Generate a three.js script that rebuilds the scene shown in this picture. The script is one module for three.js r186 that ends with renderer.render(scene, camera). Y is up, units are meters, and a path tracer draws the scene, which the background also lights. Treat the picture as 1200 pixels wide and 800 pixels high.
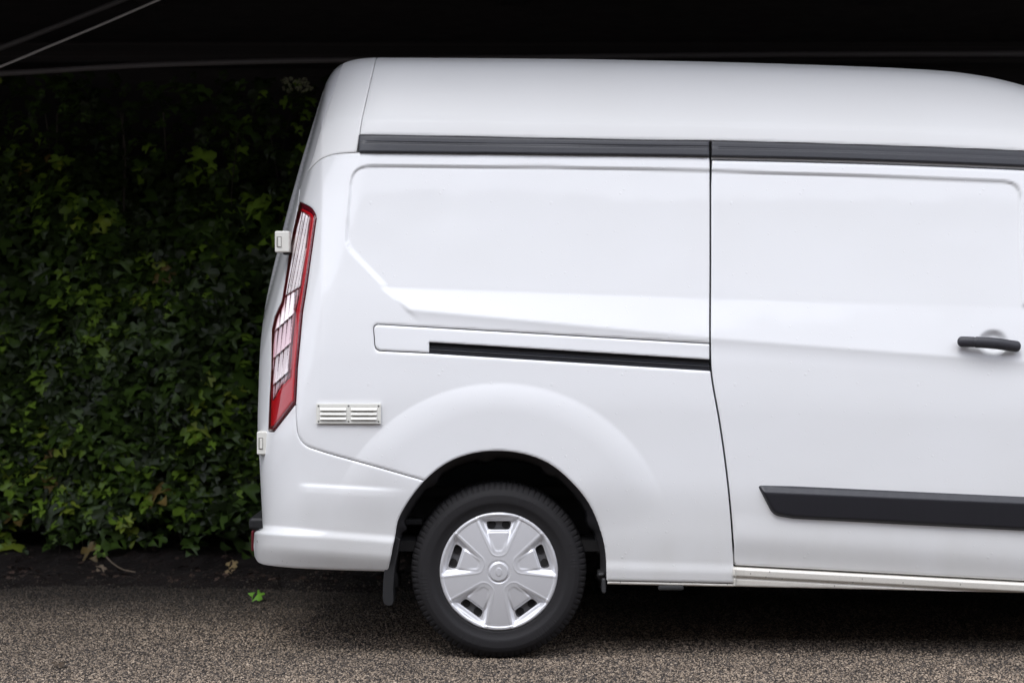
import * as THREE from 'three';
import { mergeGeometries } from 'three/addons/utils/BufferGeometryUtils.js';
import { RoundedBoxGeometry } from 'three/addons/geometries/RoundedBoxGeometry.js';

// ---------------------------------------------------------------- camera, sky, sun, exposure
const S = 0.00332, D = 7, CX = 600, YH = 380, EYE = 1.3173;      // metres per unit of elevation drawing, camera distance, horizon, eye height
const scene = new THREE.Scene();
const camera = new THREE.PerspectiveCamera(2 * Math.atan(400 * S / D) * 180 / Math.PI, 1.5, 0.1, 400);
camera.position.set(0, EYE, D);
camera.setViewOffset(1200, 800, 0, 400 - YH, 1200, 800);
camera.focus = 7.0; camera.userData.fStop = 2.4;
const renderer = new THREE.WebGLRenderer({ antialias: true });
renderer.toneMapping = THREE.LinearToneMapping;
renderer.toneMappingExposure = 2.42;
renderer.shadowMap.enabled = true;
{
  const W = 256, H = 128, data = new Float32Array(W * H * 4);     // overcast sky, three times brighter overhead than at the horizon
  for (let j = 0; j < H; j++) for (let i = 0; i < W; i++) {
    const el = ((j + 0.5) / H - 0.5) * Math.PI, s = Math.max(0, Math.sin(el));
    const L = 1.2 * (1 + 2 * s) / 3, k = (j * W + i) * 4;
    data[k] = L * 0.935; data[k + 1] = L * 0.975; data[k + 2] = L * 1.11; data[k + 3] = 1;
  }
  const t = new THREE.DataTexture(data, W, H, THREE.RGBAFormat, THREE.FloatType);
  t.mapping = THREE.EquirectangularReflectionMapping; t.magFilter = THREE.LinearFilter; t.needsUpdate = true;
  scene.background = t; scene.environment = t;
}
const sun = new THREE.DirectionalLight(new THREE.Color(1, 0.98, 0.95), 0.6);
sun.position.set(-3, 13, 7.5); sun.target.position.set(0, 0, 0);
sun.castShadow = true; sun.shadow.radius = 45;
Object.assign(sun.shadow.camera, { left: -12, right: 12, top: 12, bottom: -12, near: 1, far: 40 });
scene.add(sun, sun.target);

// ---------------------------------------------------------------- helpers
let seed = 12345;
const rnd = () => { seed = (seed * 1664525 + 1013904223) >>> 0; return seed / 4294967296; };
const rr = (a, b) => a + (b - a) * rnd();
const clamp = (x, a = 0, b = 1) => Math.min(b, Math.max(a, x));
const ss = (a, b, x) => { const t = clamp((x - a) / (b - a)); return t * t * (3 - 2 * t); };
const lerp = (a, b, t) => a + (b - a) * t;
function hash(i, j, k = 0) { let n = Math.imul(i, 374761393) ^ Math.imul(j, 668265263) ^ Math.imul(k, 2147483629 | 1); n = Math.imul(n ^ (n >>> 13), 1274126177); return ((n ^ (n >>> 16)) >>> 0) / 4294967296; }
function noise(x, y, k = 0, per = 0) {
  const i = Math.floor(x), j = Math.floor(y), u = x - i, v = y - j, a = u * u * (3 - 2 * u), b = v * v * (3 - 2 * v);
  const m = per ? (q) => ((q % per) + per) % per : (q) => q;
  return lerp(lerp(hash(m(i), m(j), k), hash(m(i + 1), m(j), k), a), lerp(hash(m(i), m(j + 1), k), hash(m(i + 1), m(j + 1), k), a), b);
}
const fbm = (x, y, k = 0) => noise(x, y, k) * 0.55 + noise(x * 2.1, y * 2.1, k + 1) * 0.28 + noise(x * 4.3, y * 4.3, k + 2) * 0.17;
function poly1(pts) {                                              // piecewise linear y(x)
  return (x) => {
    let i = 0; while (i < pts.length - 2 && x > pts[i + 1][0]) i++;
    const [x0, y0] = pts[i], [x1, y1] = pts[i + 1];
    return y0 + (y1 - y0) * (x - x0) / (x1 - x0);
  };
}
function smooth1(pts) {                                            // monotone cubic y(x), ends carried on straight
  const n = pts.length, d = [], m = [];
  for (let i = 0; i < n - 1; i++) d.push((pts[i + 1][1] - pts[i][1]) / (pts[i + 1][0] - pts[i][0]));
  m[0] = d[0]; m[n - 1] = d[n - 2];
  for (let i = 1; i < n - 1; i++) m[i] = d[i - 1] * d[i] <= 0 ? 0 : 2 / (1 / d[i - 1] + 1 / d[i]);
  return (x) => {
    if (x <= pts[0][0]) return pts[0][1] + m[0] * (x - pts[0][0]);
    if (x >= pts[n - 1][0]) return pts[n - 1][1] + m[n - 1] * (x - pts[n - 1][0]);
    let i = 0; while (x > pts[i + 1][0]) i++;
    const h = pts[i + 1][0] - pts[i][0], t = (x - pts[i][0]) / h, a = t * t, b = a * t;
    return (2 * b - 3 * a + 1) * pts[i][1] + (b - 2 * a + t) * h * m[i] + (-2 * b + 3 * a) * pts[i + 1][1] + (b - a) * h * m[i + 1];
  };
}
function sdPoly(P) {                                               // signed distance to a polygon, positive inside
  const n = P.length, X = P.map((p) => p[0]), Y = P.map((p) => p[1]);
  return (x, y) => {
    let d = 1e9, inside = false;
    for (let i = 0, j = n - 1; i < n; j = i++) {
      const ex = X[j] - X[i], ey = Y[j] - Y[i], wx = x - X[i], wy = y - Y[i];
      const t = clamp((wx * ex + wy * ey) / (ex * ex + ey * ey || 1e-9)), bx = wx - ex * t, by = wy - ey * t;
      d = Math.min(d, bx * bx + by * by);
      if ((Y[i] > y) !== (Y[j] > y) && x < (X[j] - X[i]) * (y - Y[i]) / (Y[j] - Y[i]) + X[i]) inside = !inside;
    }
    return (inside ? 1 : -1) * Math.sqrt(d);
  };
}
function rounded(pts) {                                            // corners [x, y, radius] become arcs
  const out = [], n = pts.length;
  for (let i = 0; i < n; i++) {
    const [x, y, r] = pts[i];
    if (!r) { out.push([x, y]); continue; }
    const a = pts[(i + n - 1) % n], b = pts[(i + 1) % n], da = Math.hypot(a[0] - x, a[1] - y), db = Math.hypot(b[0] - x, b[1] - y), q = Math.min(r, da / 2.05, db / 2.05);
    const p0 = [x + (a[0] - x) / da * q, y + (a[1] - y) / da * q], p1 = [x + (b[0] - x) / db * q, y + (b[1] - y) / db * q];
    for (let k = 0; k <= 6; k++) { const t = k / 6, u = 1 - t; out.push([u * u * p0[0] + 2 * u * t * x + t * t * p1[0], u * u * p0[1] + 2 * u * t * y + t * t * p1[1]]); }
  }
  return out;
}
function curve(pts, n = 6) {                                       // smooth line through points
  const c = new THREE.CatmullRomCurve3(pts.map((p) => new THREE.Vector3(p[0], p[1], 0)), false, 'centripetal');
  return c.getPoints(n * (pts.length - 1)).map((p) => [p.x, p.y]);
}
const names = {};
function numbered(n) { const k = names[n] = (names[n] ?? -1) + 1; return k ? n + '_' + String(k).padStart(3, '0') : n; }
function add(name, geo, mat, parent) {
  const m = new THREE.Mesh(geo, mat); m.name = parent ? name : numbered(name);
  m.castShadow = m.receiveShadow = true; (parent ?? scene).add(m); return m;
}
function group(name, pos, parent) { const g = new THREE.Group(); g.name = parent ? name : numbered(name); if (pos) g.position.copy(pos); (parent ?? scene).add(g); return g; }
function tag(o, label, category, grp, kind) { Object.assign(o.userData, { label, category }); if (grp) o.userData.group = grp; if (kind) o.userData.kind = kind; return o; }
function place(px, py, z = 0) { const k = (D - z) / D * S; return new THREE.Vector3((px - CX) * k, EYE + (YH - py) * k, z); }
function std(color, roughness = 0.6, more = {}) { const { rgb, ...rest } = more; const m = new THREE.MeshPhysicalMaterial({ roughness, ...rest }); m.color.setRGB(...color); return m; }
function texture(n, fn, srgb, rep) {
  const data = new Uint8Array(n * n * 4);
  for (let j = 0; j < n; j++) for (let i = 0; i < n; i++) { const c = fn(i, j), k = (j * n + i) * 4; for (let q = 0; q < 3; q++) data[k + q] = clamp(Array.isArray(c) ? c[q] : c) * 255; data[k + 3] = 255; }
  const t = new THREE.DataTexture(data, n, n); t.wrapS = t.wrapT = THREE.RepeatWrapping; t.magFilter = THREE.LinearFilter; t.minFilter = THREE.LinearFilter;
  if (srgb) t.colorSpace = THREE.SRGBColorSpace; if (rep) t.repeat.set(rep, rep); t.needsUpdate = true; return t;
}

// ---------------------------------------------------------------- materials
const dropTex = (() => {                                           // rain drops standing on the paint
  const n = 1024, h = new Float32Array(n * n);
  for (let q = 0; q < 420; q++) {
    const cx = rnd() * n, cy = rnd() * n, r = 2 + 6 * rnd() * rnd() * rnd() + rnd();
    for (let dy = -9; dy <= 9; dy++) for (let dx = -9; dx <= 9; dx++) { const d = Math.hypot(dx, dy) / r; if (d < 1) { const i = ((Math.floor(cx) + dx + n) % n) + ((Math.floor(cy) + dy + n) % n) * n; h[i] = Math.max(h[i], Math.sqrt(1 - d * d) * r / 8); } }
  }
  return texture(n, (i, j) => h[j * n + i] * 0.9, false, 1.4);
})();
const dirtTex = texture(512, (i, j) => {                           // dried road splash and streaks
  const f = 0.62 * noise(i / 60, j / 14, 3, 512) + 0.38 * noise(i / 7, j / 40, 9), d = 1 - 0.04 * f - 0.05 * hash(i, j, 6) - (hash(i >> 1, j >> 2, 4) > 0.992 ? 0.25 : 0);
  return [d, d * 0.985, d * 0.95];
}, true, 1.1);
const film = (x, y) => { const d = ss(520, 690, y) * (0.35 + 0.65 * fbm(x / 26, y / 60, 120)) * 0.11 + 0.02 * noise(x / 70, y / 50, 124); return [1 - d, 1 - d * 1.08, 1 - d * 1.35]; };   // thin road film low on the body
const paint = std([0.82, 0.825, 0.83], 0.4, { clearcoat: 0.9, clearcoatRoughness: 0.06, specularIntensity: 0.7, bumpMap: dropTex, bumpScale: 0.0008, vertexColors: true });
const paintClean = std([0.82, 0.825, 0.83], 0.4, { clearcoat: 0.9, clearcoatRoughness: 0.06, specularIntensity: 0.7 });
const paintRoof = std([0.80, 0.80, 0.79], 0.5, { clearcoat: 0.12, clearcoatRoughness: 0.25, specularIntensity: 0.6, vertexColors: true });   // the moulded roof is duller than the steel
const paintDirty = std([0.83, 0.825, 0.81], 0.5, { clearcoat: 0.4, clearcoatRoughness: 0.2, map: dirtTex });
const grainTex = texture(256, (i, j) => 0.5 * hash(i, j, 21) + 0.5 * noise(i / 3, j / 3, 22), false, 6);
const trimGrey = std([0.042, 0.043, 0.050], 0.42, { bumpMap: grainTex, bumpScale: 0.0003 });
const trimBlack = std([0.016, 0.016, 0.020], 0.38, { bumpMap: grainTex, bumpScale: 0.0004 });
const blackPlastic = std([0.012, 0.012, 0.013], 0.6);
const rubber = std([0.017, 0.016, 0.017], 0.68, { specularIntensity: 0.55, bumpMap: grainTex, bumpScale: 0.0004 });
const underMat = std([0.012, 0.011, 0.011], 0.9);
const silver = std([0.72, 0.72, 0.735], 0.34, { metalness: 0.4, clearcoat: 0.4, clearcoatRoughness: 0.2 });
const steelDark = std([0.16, 0.16, 0.165], 0.5, { metalness: 0.4 });
const chrome = std([0.86, 0.86, 0.87], 0.18, { metalness: 0.75 });
const redDark = std([0.10, 0.003, 0.010], 0.25, { clearcoat: 1, clearcoatRoughness: 0.04 });
const redLens = std([0.44, 0.003, 0.010], 0.28, { clearcoat: 0.6, clearcoatRoughness: 0.04, specularIntensity: 0.5 });
const redLamp = std([0.55, 0.02, 0.012], 0.25, { clearcoat: 1, clearcoatRoughness: 0.04 });
const cream = std([0.76, 0.75, 0.69], 0.45);
const screwMat = std([0.2, 0.2, 0.19], 0.5, { metalness: 0.5 });
const glassMat = std([0.22, 0.25, 0.26], 0.02, { transmission: 1 });

// ---------------------------------------------------------------- the van's side in elevation
const T = smooth1([[378, 112], [382, 97], [386, 89], [392, 81], [400, 75], [412, 70.3], [426, 68], [443, 67], [640, 68.2], [800, 71], [1000, 77], [1100, 82], [1150, 88], [1200, 99.5], [1260, 120], [1340, 155], [1400, 195], [1480, 262], [1560, 330], [1640, 392], [1720, 420], [1820, 455], [1880, 500]]);
const R1 = smooth1([[300, 157], [420, 158], [740, 163.8], [832, 165], [1000, 169.5], [1200, 177], [1380, 187]]);
const R2 = smooth1([[300, 177], [418, 178], [740, 181.6], [832, 183], [1000, 187], [1200, 194.6], [1380, 203]]);
const SILL = poly1([[300, 668], [712, 681], [860, 684], [1200, 693], [1900, 712]]);
const profile = smooth1([[60, -0.56], [67, -0.50], [68.5, -0.42], [72, -0.365], [80, -0.315], [95, -0.27], [137, -0.193], [140, -0.186], [158, -0.166], [180, -0.15], [200, -0.135], [260, -0.097], [320, -0.059], [350, -0.041], [385, -0.024], [425, -0.009], [480, 0], [560, 0], [620, -0.012], [660, -0.028], [700, -0.05]]);
const LEFT = [[412, 0], [390, 67], [376, 112], [365, 148], [352, 190], [345, 215], [338, 240], [328, 280], [318, 320], [309, 365], [304, 410], [302, 460], [301, 500], [303, 540], [306, 600], [308, 640], [309, 720]];
const leftX = smooth1(LEFT.map(([x, y]) => [y, x]));
const recessA = sdPoly(rounded([[411.5, 193.5, 22], [640, 194.5], [832, 199], [1010, 205], [1197, 212.5, 20], [1199, 300], [1201, 440], [832, 440], [560, 440], [452, 337], [404.5, 288, 14], [406, 262]]));
const beltTop = poly1([[452, 337], [832, 349], [1200, 360], [1900, 385]]), beltBot = poly1([[470, 362], [832, 396], [1200, 424], [1900, 478]]);
const ARCH = curve([[456, 690], [459, 650], [463.5, 627], [467, 609], [480, 585.5], [500, 561], [523, 543], [549, 532.5], [581, 528.3], [614, 532], [643, 543], [668, 563], [690, 590], [703, 620], [709, 645], [710.5, 674], [711, 690]], 4);
function zSide(x, y) {
  const t = T(x), a = R1(x), r1 = Math.max(a, t + 40), s = SILL(x);
  const v = y < r1 ? 67 + Math.max(-0.05, (y - t) / (r1 - t)) * 91 : 158 + (y - r1) / (s - r1) * 523;
  let z = profile(v);
  // rear corner
  const e = 1, slope = (leftX(y + e) - leftX(y - e)) / (2 * e);
  let d = (x - leftX(y)) / Math.sqrt(1 + slope * slope);
  const lip = y - (622 + 0.076 * (x - 297)), lipOn = ss(-8, 3, lip) * (1 - ss(490, 520, x));
  d += 10 * lipOn;
  const q = clamp((82 - d) / 82, 0, 0.9985);
  z -= 0.27 * (1 - Math.sqrt(1 - q * q)) * (x < 520 ? 1 : 0);
  // the wide sunken panel under the rail, and the belt ridge below it
  if (x > 390 && x < 1215 && y > 180 && y < 470) {
    const inB = ss(-2.5, 2.5, x - (450 + (y - 337) * 1.05)), yt = beltTop(x), yb = beltBot(x);
    const right = 1 - ss(1202, 1214, x);
    const upper = 0.0085 * ss(0, 1.7, recessA(x, y)), low = ss(yt - 5, yt + 1, y);
    const ridge = y < yb ? lerp(-0.0085, 0.007, clamp((y - yt) / (yb - yt)) ** 1.15) : 0.007 * (1 - clamp((y - yb) / 20)) ** 2.2;
    z += (low < 1 ? -upper * (1 - low) : 0) + low * inB * ridge * right;
  }
  // flared wheel arches
  for (const [cx, cy, on] of [[585, 655, x < 900], [1578, 672, x > 1200]]) if (on) {
    const r = Math.hypot(x - cx, y - cy), w = clamp((206 - r) / 34);
    if (r < 210) z += 0.0125 * (1 - (1 - w) * (1 - w)) * ss(0.22, 0.72, (cy - y) / r);
  }
  // bumper crease and lip
  if (x < 520 && y > 480) {
    const c = y - (578 + 0.055 * (x - 356));
    z += 0.0045 * ss(-14, 0, c) * (1 - ss(0, 48, c)) * ss(345, 362, x) * (1 - ss(430, 485, x)) - 0.004 * ss(-75, -12, c) * (1 - ss(-12, -8, c)) * ss(345, 362, x) * (1 - ss(430, 485, x));
    z += 0.010 * lipOn - 0.03 * ss(15, 48, lip);
  }
  if (x > 700 && x < 862 && y > 640) z += 0.006 * ss(0, 14, y - (655 + 0.03 * (x - 712)));
  if (x > 862 && y > 560 && x < 1240) { const g = y - (630 + 0.075 * (x - 900)); z += 0.004 * ss(-30, 0, g) - 0.009 * ss(0, 34, g); }
  if (x > 1120 && x < 1205 && y > 370 && y < 430) { const r = Math.hypot((x - 1164) / 1.15, y - 402) / 15; if (r < 1.15) z -= 0.02 * (1 - ss(0.55, 1.12, r)); }
  z += 0.0011 * (noise(x / 75, y / 60, 130) - 0.5) + 0.0005 * (noise(x / 28, y / 24, 131) - 0.5);   // pressed sheet metal is never quite true
  if (x > 1760) { const u = clamp((x - 1760) / 146, 0, 0.998); z -= 0.5 * (1 - Math.sqrt(1 - u * u)); }
  return z;
}
// A curved sheet cut out along its outline, with rolled and returned edges.
function sheet(sd, box, step, { lift = () => 0, roll = 1.8, rollDepth = 0.004, skirt = 0.022, z = zSide, gap = 0.4, warp = null, color = null } = {}) {
  let [x0, y0, x1, y1] = box; const wx = warp ?? (() => 0); if (warp) { const a = wx(x0), b = wx(x1); y0 -= Math.max(0, a, b); y1 -= Math.min(0, a, b); } const nx = Math.ceil((x1 - x0) / step), ny = Math.ceil((y1 - y0) / step), W = nx + 1;
  const gx = (i) => x0 + (x1 - x0) * i / nx, gy = (j) => y0 + (y1 - y0) * j / ny, val = new Float32Array(W * (ny + 1));
  for (let j = 0; j <= ny; j++) for (let i = 0; i <= nx; i++) val[j * W + i] = sd(gx(i), gy(j) + wx(gx(i))) - gap;
  const pos = [], uv = [], idx = [], cache = new Map(), px = [], cols = [], rim = [];
  const vert = (x, y, s) => {
    const q = 1 - clamp(s / roll), zz = z(x, y) + lift(x, y, s) - rollDepth * (1 - Math.sqrt(Math.max(0, 1 - q * q))), p = place(x, y, zz);
    pos.push(p.x, p.y, p.z); uv.push(p.x, p.y); px.push(x, y); if (color) cols.push(...color(x, y)); return pos.length / 3 - 1;
  };
  const corner = (n) => { let v = cache.get(n); if (v === undefined) cache.set(n, v = vert(gx(n % W), gy(Math.floor(n / W)) + wx(gx(n % W)), Math.max(0, val[n]))); return v; };
  const cut = (a, b) => {
    if (a > b) [a, b] = [b, a];
    const key = a * 67108864 + b + 0.5; let v = cache.get(key);
    if (v === undefined) {
      let t = val[a] / (val[a] - val[b]);
      const ax = gx(a % W), ay = gy(Math.floor(a / W)) + wx(gx(a % W)), bx = gx(b % W), by = gy(Math.floor(b / W)) + wx(gx(b % W));
      let lo = 0, hi = 1; const sa = val[a] > 0;
      for (let k = 0; k < 7; k++) { t = (lo + hi) / 2; if ((sd(lerp(ax, bx, t), lerp(ay, by, t)) - gap > 0) === sa) lo = t; else hi = t; }
      cache.set(key, v = vert(lerp(ax, bx, t), lerp(ay, by, t), 0));
    }
    return v;
  };
  const tri = (a, b, c) => {
    const v = [a, b, c], inn = v.map((n) => val[n] > 0), k = inn[0] + inn[1] + inn[2];
    if (k === 3) idx.push(corner(a), corner(b), corner(c));
    else if (k === 1) { const i = inn.indexOf(true), p = v[i], q = v[(i + 1) % 3], r = v[(i + 2) % 3], u = cut(p, q), w = cut(p, r); idx.push(corner(p), u, w); rim.push(u, w); }
    else if (k === 2) { const i = inn.indexOf(false), p = v[i], q = v[(i + 1) % 3], r = v[(i + 2) % 3], u = cut(p, q), w = cut(p, r); idx.push(u, corner(q), corner(r), u, corner(r), w); rim.push(w, u); }
  };
  for (let j = 0; j < ny; j++) for (let i = 0; i < nx; i++) { const a = j * W + i, b = a + 1, c = a + W, d = c + 1; tri(a, c, b); tri(b, c, d); }
  const g = new THREE.BufferGeometry();
  g.setAttribute('position', new THREE.Float32BufferAttribute(pos, 3)); g.setIndex(idx); g.computeVertexNormals();
  const nor = [...g.attributes.normal.array];
  if (skirt) {
    const base = nor.slice();
    for (const v of new Set(rim)) {
      const x = px[v * 2], y = px[v * 2 + 1], e = 2, n = place(x + e, y, z(x + e, y)).sub(place(x - e, y, z(x - e, y))).cross(place(x, y - e, z(x, y - e)).sub(place(x, y + e, z(x, y + e)))).normalize();
      base[v * 3] = n.x; base[v * 3 + 1] = n.y; base[v * 3 + 2] = n.z;
    }
    const sp = (v, k) => { pos.push(pos[v * 3] - base[v * 3] * k, pos[v * 3 + 1] - base[v * 3 + 1] * k, pos[v * 3 + 2] - base[v * 3 + 2] * k); uv.push(uv[v * 2], uv[v * 2 + 1]); if (color) cols.push(cols[v * 3], cols[v * 3 + 1], cols[v * 3 + 2]); return pos.length / 3 - 1; };
    for (let r = 0; r < rim.length; r += 2) {
      const a = rim[r], b = rim[r + 1], A = sp(a, 0), B = sp(b, 0), A2 = sp(a, skirt), B2 = sp(b, skirt);
      const ab = new THREE.Vector3(pos[b * 3] - pos[a * 3], pos[b * 3 + 1] - pos[a * 3 + 1], pos[b * 3 + 2] - pos[a * 3 + 2]), n = ab.cross(new THREE.Vector3(base[a * 3], base[a * 3 + 1], base[a * 3 + 2])).normalize();
      for (let q = 0; q < 4; q++) nor.push(n.x, n.y, n.z);
      idx.push(A, A2, B, B, A2, B2);
    }
  }
  const out = new THREE.BufferGeometry();
  out.setAttribute('position', new THREE.Float32BufferAttribute(pos, 3)); out.setAttribute('normal', new THREE.Float32BufferAttribute(nor, 3)); out.setAttribute('uv', new THREE.Float32BufferAttribute(uv, 2));
  if (color) out.setAttribute('color', new THREE.Float32BufferAttribute(cols, 3));
  out.setIndex(idx); return out;
}
const bounds = (P) => [Math.min(...P.map((p) => p[0])) - 2, Math.min(...P.map((p) => p[1])) - 2, Math.max(...P.map((p) => p[0])) + 2, Math.max(...P.map((p) => p[1])) + 2];
const along = (f, a, b, n) => Array.from({ length: n + 1 }, (_, i) => { const x = a + (b - a) * i / n; return [x, f(x)]; });
const panel = (P, step, o) => sheet(sdPoly(P), bounds(P), step, o);

const van = group('van', new THREE.Vector3(0, 0, 0));
tag(van, 'white high-roof panel van with black side rails parked before the dark ivy wall', 'van');
const seamX = curve([[832, 160], [832, 300], [832.2, 425], [834.5, 448], [842, 490], [850, 545], [856, 602], [860, 664], [861, 690]], 5);
const LAMP = rounded([[350.5, 235.5, 2], [366, 243.5, 7], [371, 254, 4], [365.7, 291.5], [360, 333], [354.7, 366], [348.6, 432], [346.6, 473, 3], [321, 506, 3], [313.5, 505, 2], [314.6, 473], [317, 432], [317.5, 387], [321, 372, 6], [329, 354.6, 6], [336, 312.5], [342, 272]]);
const TOPLEFT = along(T, 380.5, 443, 24);

// rear door edge, wrapping round the corner
const leftEdge = (y0, y1, n, dx = 0.4) => Array.from({ length: n + 1 }, (_, i) => { const y = y0 + (y1 - y0) * i / n; return [leftX(y) + dx, y]; });
{
  const P = [...leftEdge(507, 110, 40), ...TOPLEFT.slice(1, 9), ...curve([[401, 76], [391, 105], [378, 145], [366, 186], [356, 213], [351, 222], [349.5, 235]], 4), ...LAMP.slice(-16).reverse().filter((p) => p[0] < 350 && p[1] > 236 && p[1] < 506)];
  const left = [[342, 272], [336, 312.5], [329, 354.6], [321, 372], [317.5, 387], [317, 432], [314.6, 473], [313.5, 507]];
  const Q = [...leftEdge(507, 110, 40), ...TOPLEFT.slice(1, 9), ...curve([[401, 76], [391, 105], [378, 145], [366, 186], [356, 213], [351, 222], [349.5, 235]], 4), ...left];
  add('rear_door', panel(Q, 1.5, { gap: 0.2, roll: 1, rollDepth: 0.002 }), paintClean, van);
}
// cap of the high roof
{
  const P = [...curve([[401, 75.5], [391, 105], [378, 145], [366, 186], [356, 211]], 5), ...curve([[355, 212], [359, 204], [366, 195], [376, 186.5], [391, 181], [418, 178.5]], 4), [424, 140], [432, 105], ...along(T, 441, 402, 14)];
  add('roof_cap', panel(P, 1.5, { gap: 0.3, color: film }), paintRoof, van);
}
// high roof side above the rail
{
  const P = [[418.3, 178], [424, 140], [432, 105], ...along(T, 441, 1238, 120), [1240, R1(1240)], ...along(R1, 1238, 421, 60), [421, 158]];
  const lift = (x, y) => 0.0025 * ss(-2, 1.2, y - (138 + 0.0215 * (x - 445))) * ss(425, 460, x);
  add('high_roof_side', panel(P, 2.5, { lift, gap: 0.5, color: film }), paintRoof, van);
}
// black rail mouldings, in two lengths
function rail(x0, x1, name) {
  const P = [...along(R1, x0, x1, 40), ...along(R2, x1, x0, 40)];
  const lift = (x, y) => { const t = (y - R1(x)) / (R2(x) - R1(x)); return 0.006 + (t < 0.42 ? 0.006 : 0.010) - 0.008 * (1 - ss(0.0, 0.05, Math.abs(t - 0.43))) * ss(x0 + 4, x0 + 10, x); };
  return add(name, panel(P, 1.2, { lift, gap: 0.2, roll: 1.4, warp: (x) => R1(x) - R1(420) }), trimGrey, van);
}
rail(420, 831.5, 'rail_moulding'); rail(834, 1238, 'rail_moulding');

// rear quarter panel with the wheel arch, the rail cover and the slide rail cut out
const COVER = rounded([[437.5, 380, 7], [832, 403], [832, 421.5], [503, 401], [503, 413.5], [440, 410.5, 7]]);
const SLOT = [[503, 401], [833, 421], [833, 434], [503, 413.5]];
const COVERHOLE = sdPoly(rounded([[437, 379.5, 7], [834, 402.5], [834, 434.5], [503, 414], [439.5, 411, 7]]));
const lampSd = sdPoly(LAMP), archSd = sdPoly([...ARCH, [711, 760], [456, 760]]);
const QUARTER = [...curve([[351.5, 222], [355, 212], [359, 204], [366, 195], [376, 186.5], [391, 181], [418, 178.8]], 4), ...along(R2, 420, 831, 20).map(([x, y]) => [x, y + 0.4]), ...seamX.filter((p) => p[1] > 183 && p[1] < 682), [860.5, 683.5], [711, 680.5], [585, 640], [495, 562], ...curve([[494, 562], [440, 546.5], [373, 527.5], [358, 521.5], [350, 511], [347.5, 495], [346.6, 473]], 5), [335, 480], [335, 300], [349, 236]];
{
  const q = sdPoly(QUARTER), sd = (x, y) => Math.min(q(x, y), x > 430 && y > 375 && y < 440 ? -COVERHOLE(x, y) : 99, x < 380 && y > 230 && y < 512 ? -lampSd(x, y) : 99, y > 520 && x < 720 ? -archSd(x, y) : 99);
  add('quarter_panel', sheet(sd, bounds(QUARTER), 2, { color: film, gap: 0.35, warp: (x) => R2(x) - R2(340) }), paint, van);
}
{
  const c = sdPoly(COVER);
  add('rail_cover', sheet((x, y) => Math.min(c(x, y), 831.6 - x), bounds(COVER), 1.6, { gap: 0.25, lift: () => 0.001 }), paintClean, van);
  const lift = (x, y) => { const t = clamp((y - lerp(401, 421, (x - 503) / 330)) / 12.6); return -0.004 - 0.022 * ss(0, 0.12, t) * (1 - ss(0.5, 0.62, t)) - 0.008 * ss(0.6, 0.75, t); };
  add('slide_rail', panel(SLOT.map(([x, y]) => [Math.min(x, 831.5), y]), 0.8, { lift, gap: 0.1, roll: 0.8, warp: (x) => (x - 503) * 0.0606 }), std([0.018, 0.019, 0.024], 0.3), van);
}
// bumper
const BUMPER = [[303, 507], ...leftEdge(508, 612, 20), [307.5, 619], [304, 621.5], [297.6, 622.5], [296.6, 640], ...curve([[297.6, 652], [303, 659.5], [330, 664.5], [390, 668], [454.5, 669.7]], 4), [459, 650], [463.5, 627], [467, 609], [480, 585.5], [497.5, 563], ...curve([[494, 562], [440, 546.5], [373, 527.5], [358, 521.5], [350, 511], [347.5, 495], [346.6, 473]], 5), [321, 506], [313, 505.5]];
{
  const b = sdPoly(BUMPER), sd = (x, y) => Math.min(b(x, y), -lampSd(x, y), -archSd(x, y));
  const bumper = add('bumper', sheet(sd, bounds(BUMPER), 1.6, { gap: 0.4, color: film }), paint, van);
  const p = place(292, 637, -0.42);
  const refl = add('reflector', new RoundedBoxGeometry(0.012, 0.085, 0.22, 2, 0.005), std([0.12, 0.006, 0.01], 0.4), bumper); refl.position.copy(p); refl.position.z -= 0.2;
  const st = add('bumper_step', new RoundedBoxGeometry(0.09, 0.055, 1.3, 2, 0.018), std([0.006, 0.006, 0.007], 0.6), bumper); st.position.copy(place(303.5, 614, -0.35)); st.position.z -= 0.65;
  const chipMat = std([0.3, 0.29, 0.28], 0.7);
  for (const [x, y, r] of [[301.5, 634, 2.4], [318, 646, 0.8], [331, 657, 1], [336, 659, 0.8], [352, 657, 0.7], [357, 657, 0.6], [362, 658, 0.7]]) { const c = add('stone_chip', new THREE.SphereGeometry(r * S * 0.6, 8, 6), chipMat, bumper), q = zSide(x, y); c.position.copy(place(x, y, q)); c.scale.set(0.8, 1.2, 0.25); }
}
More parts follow.
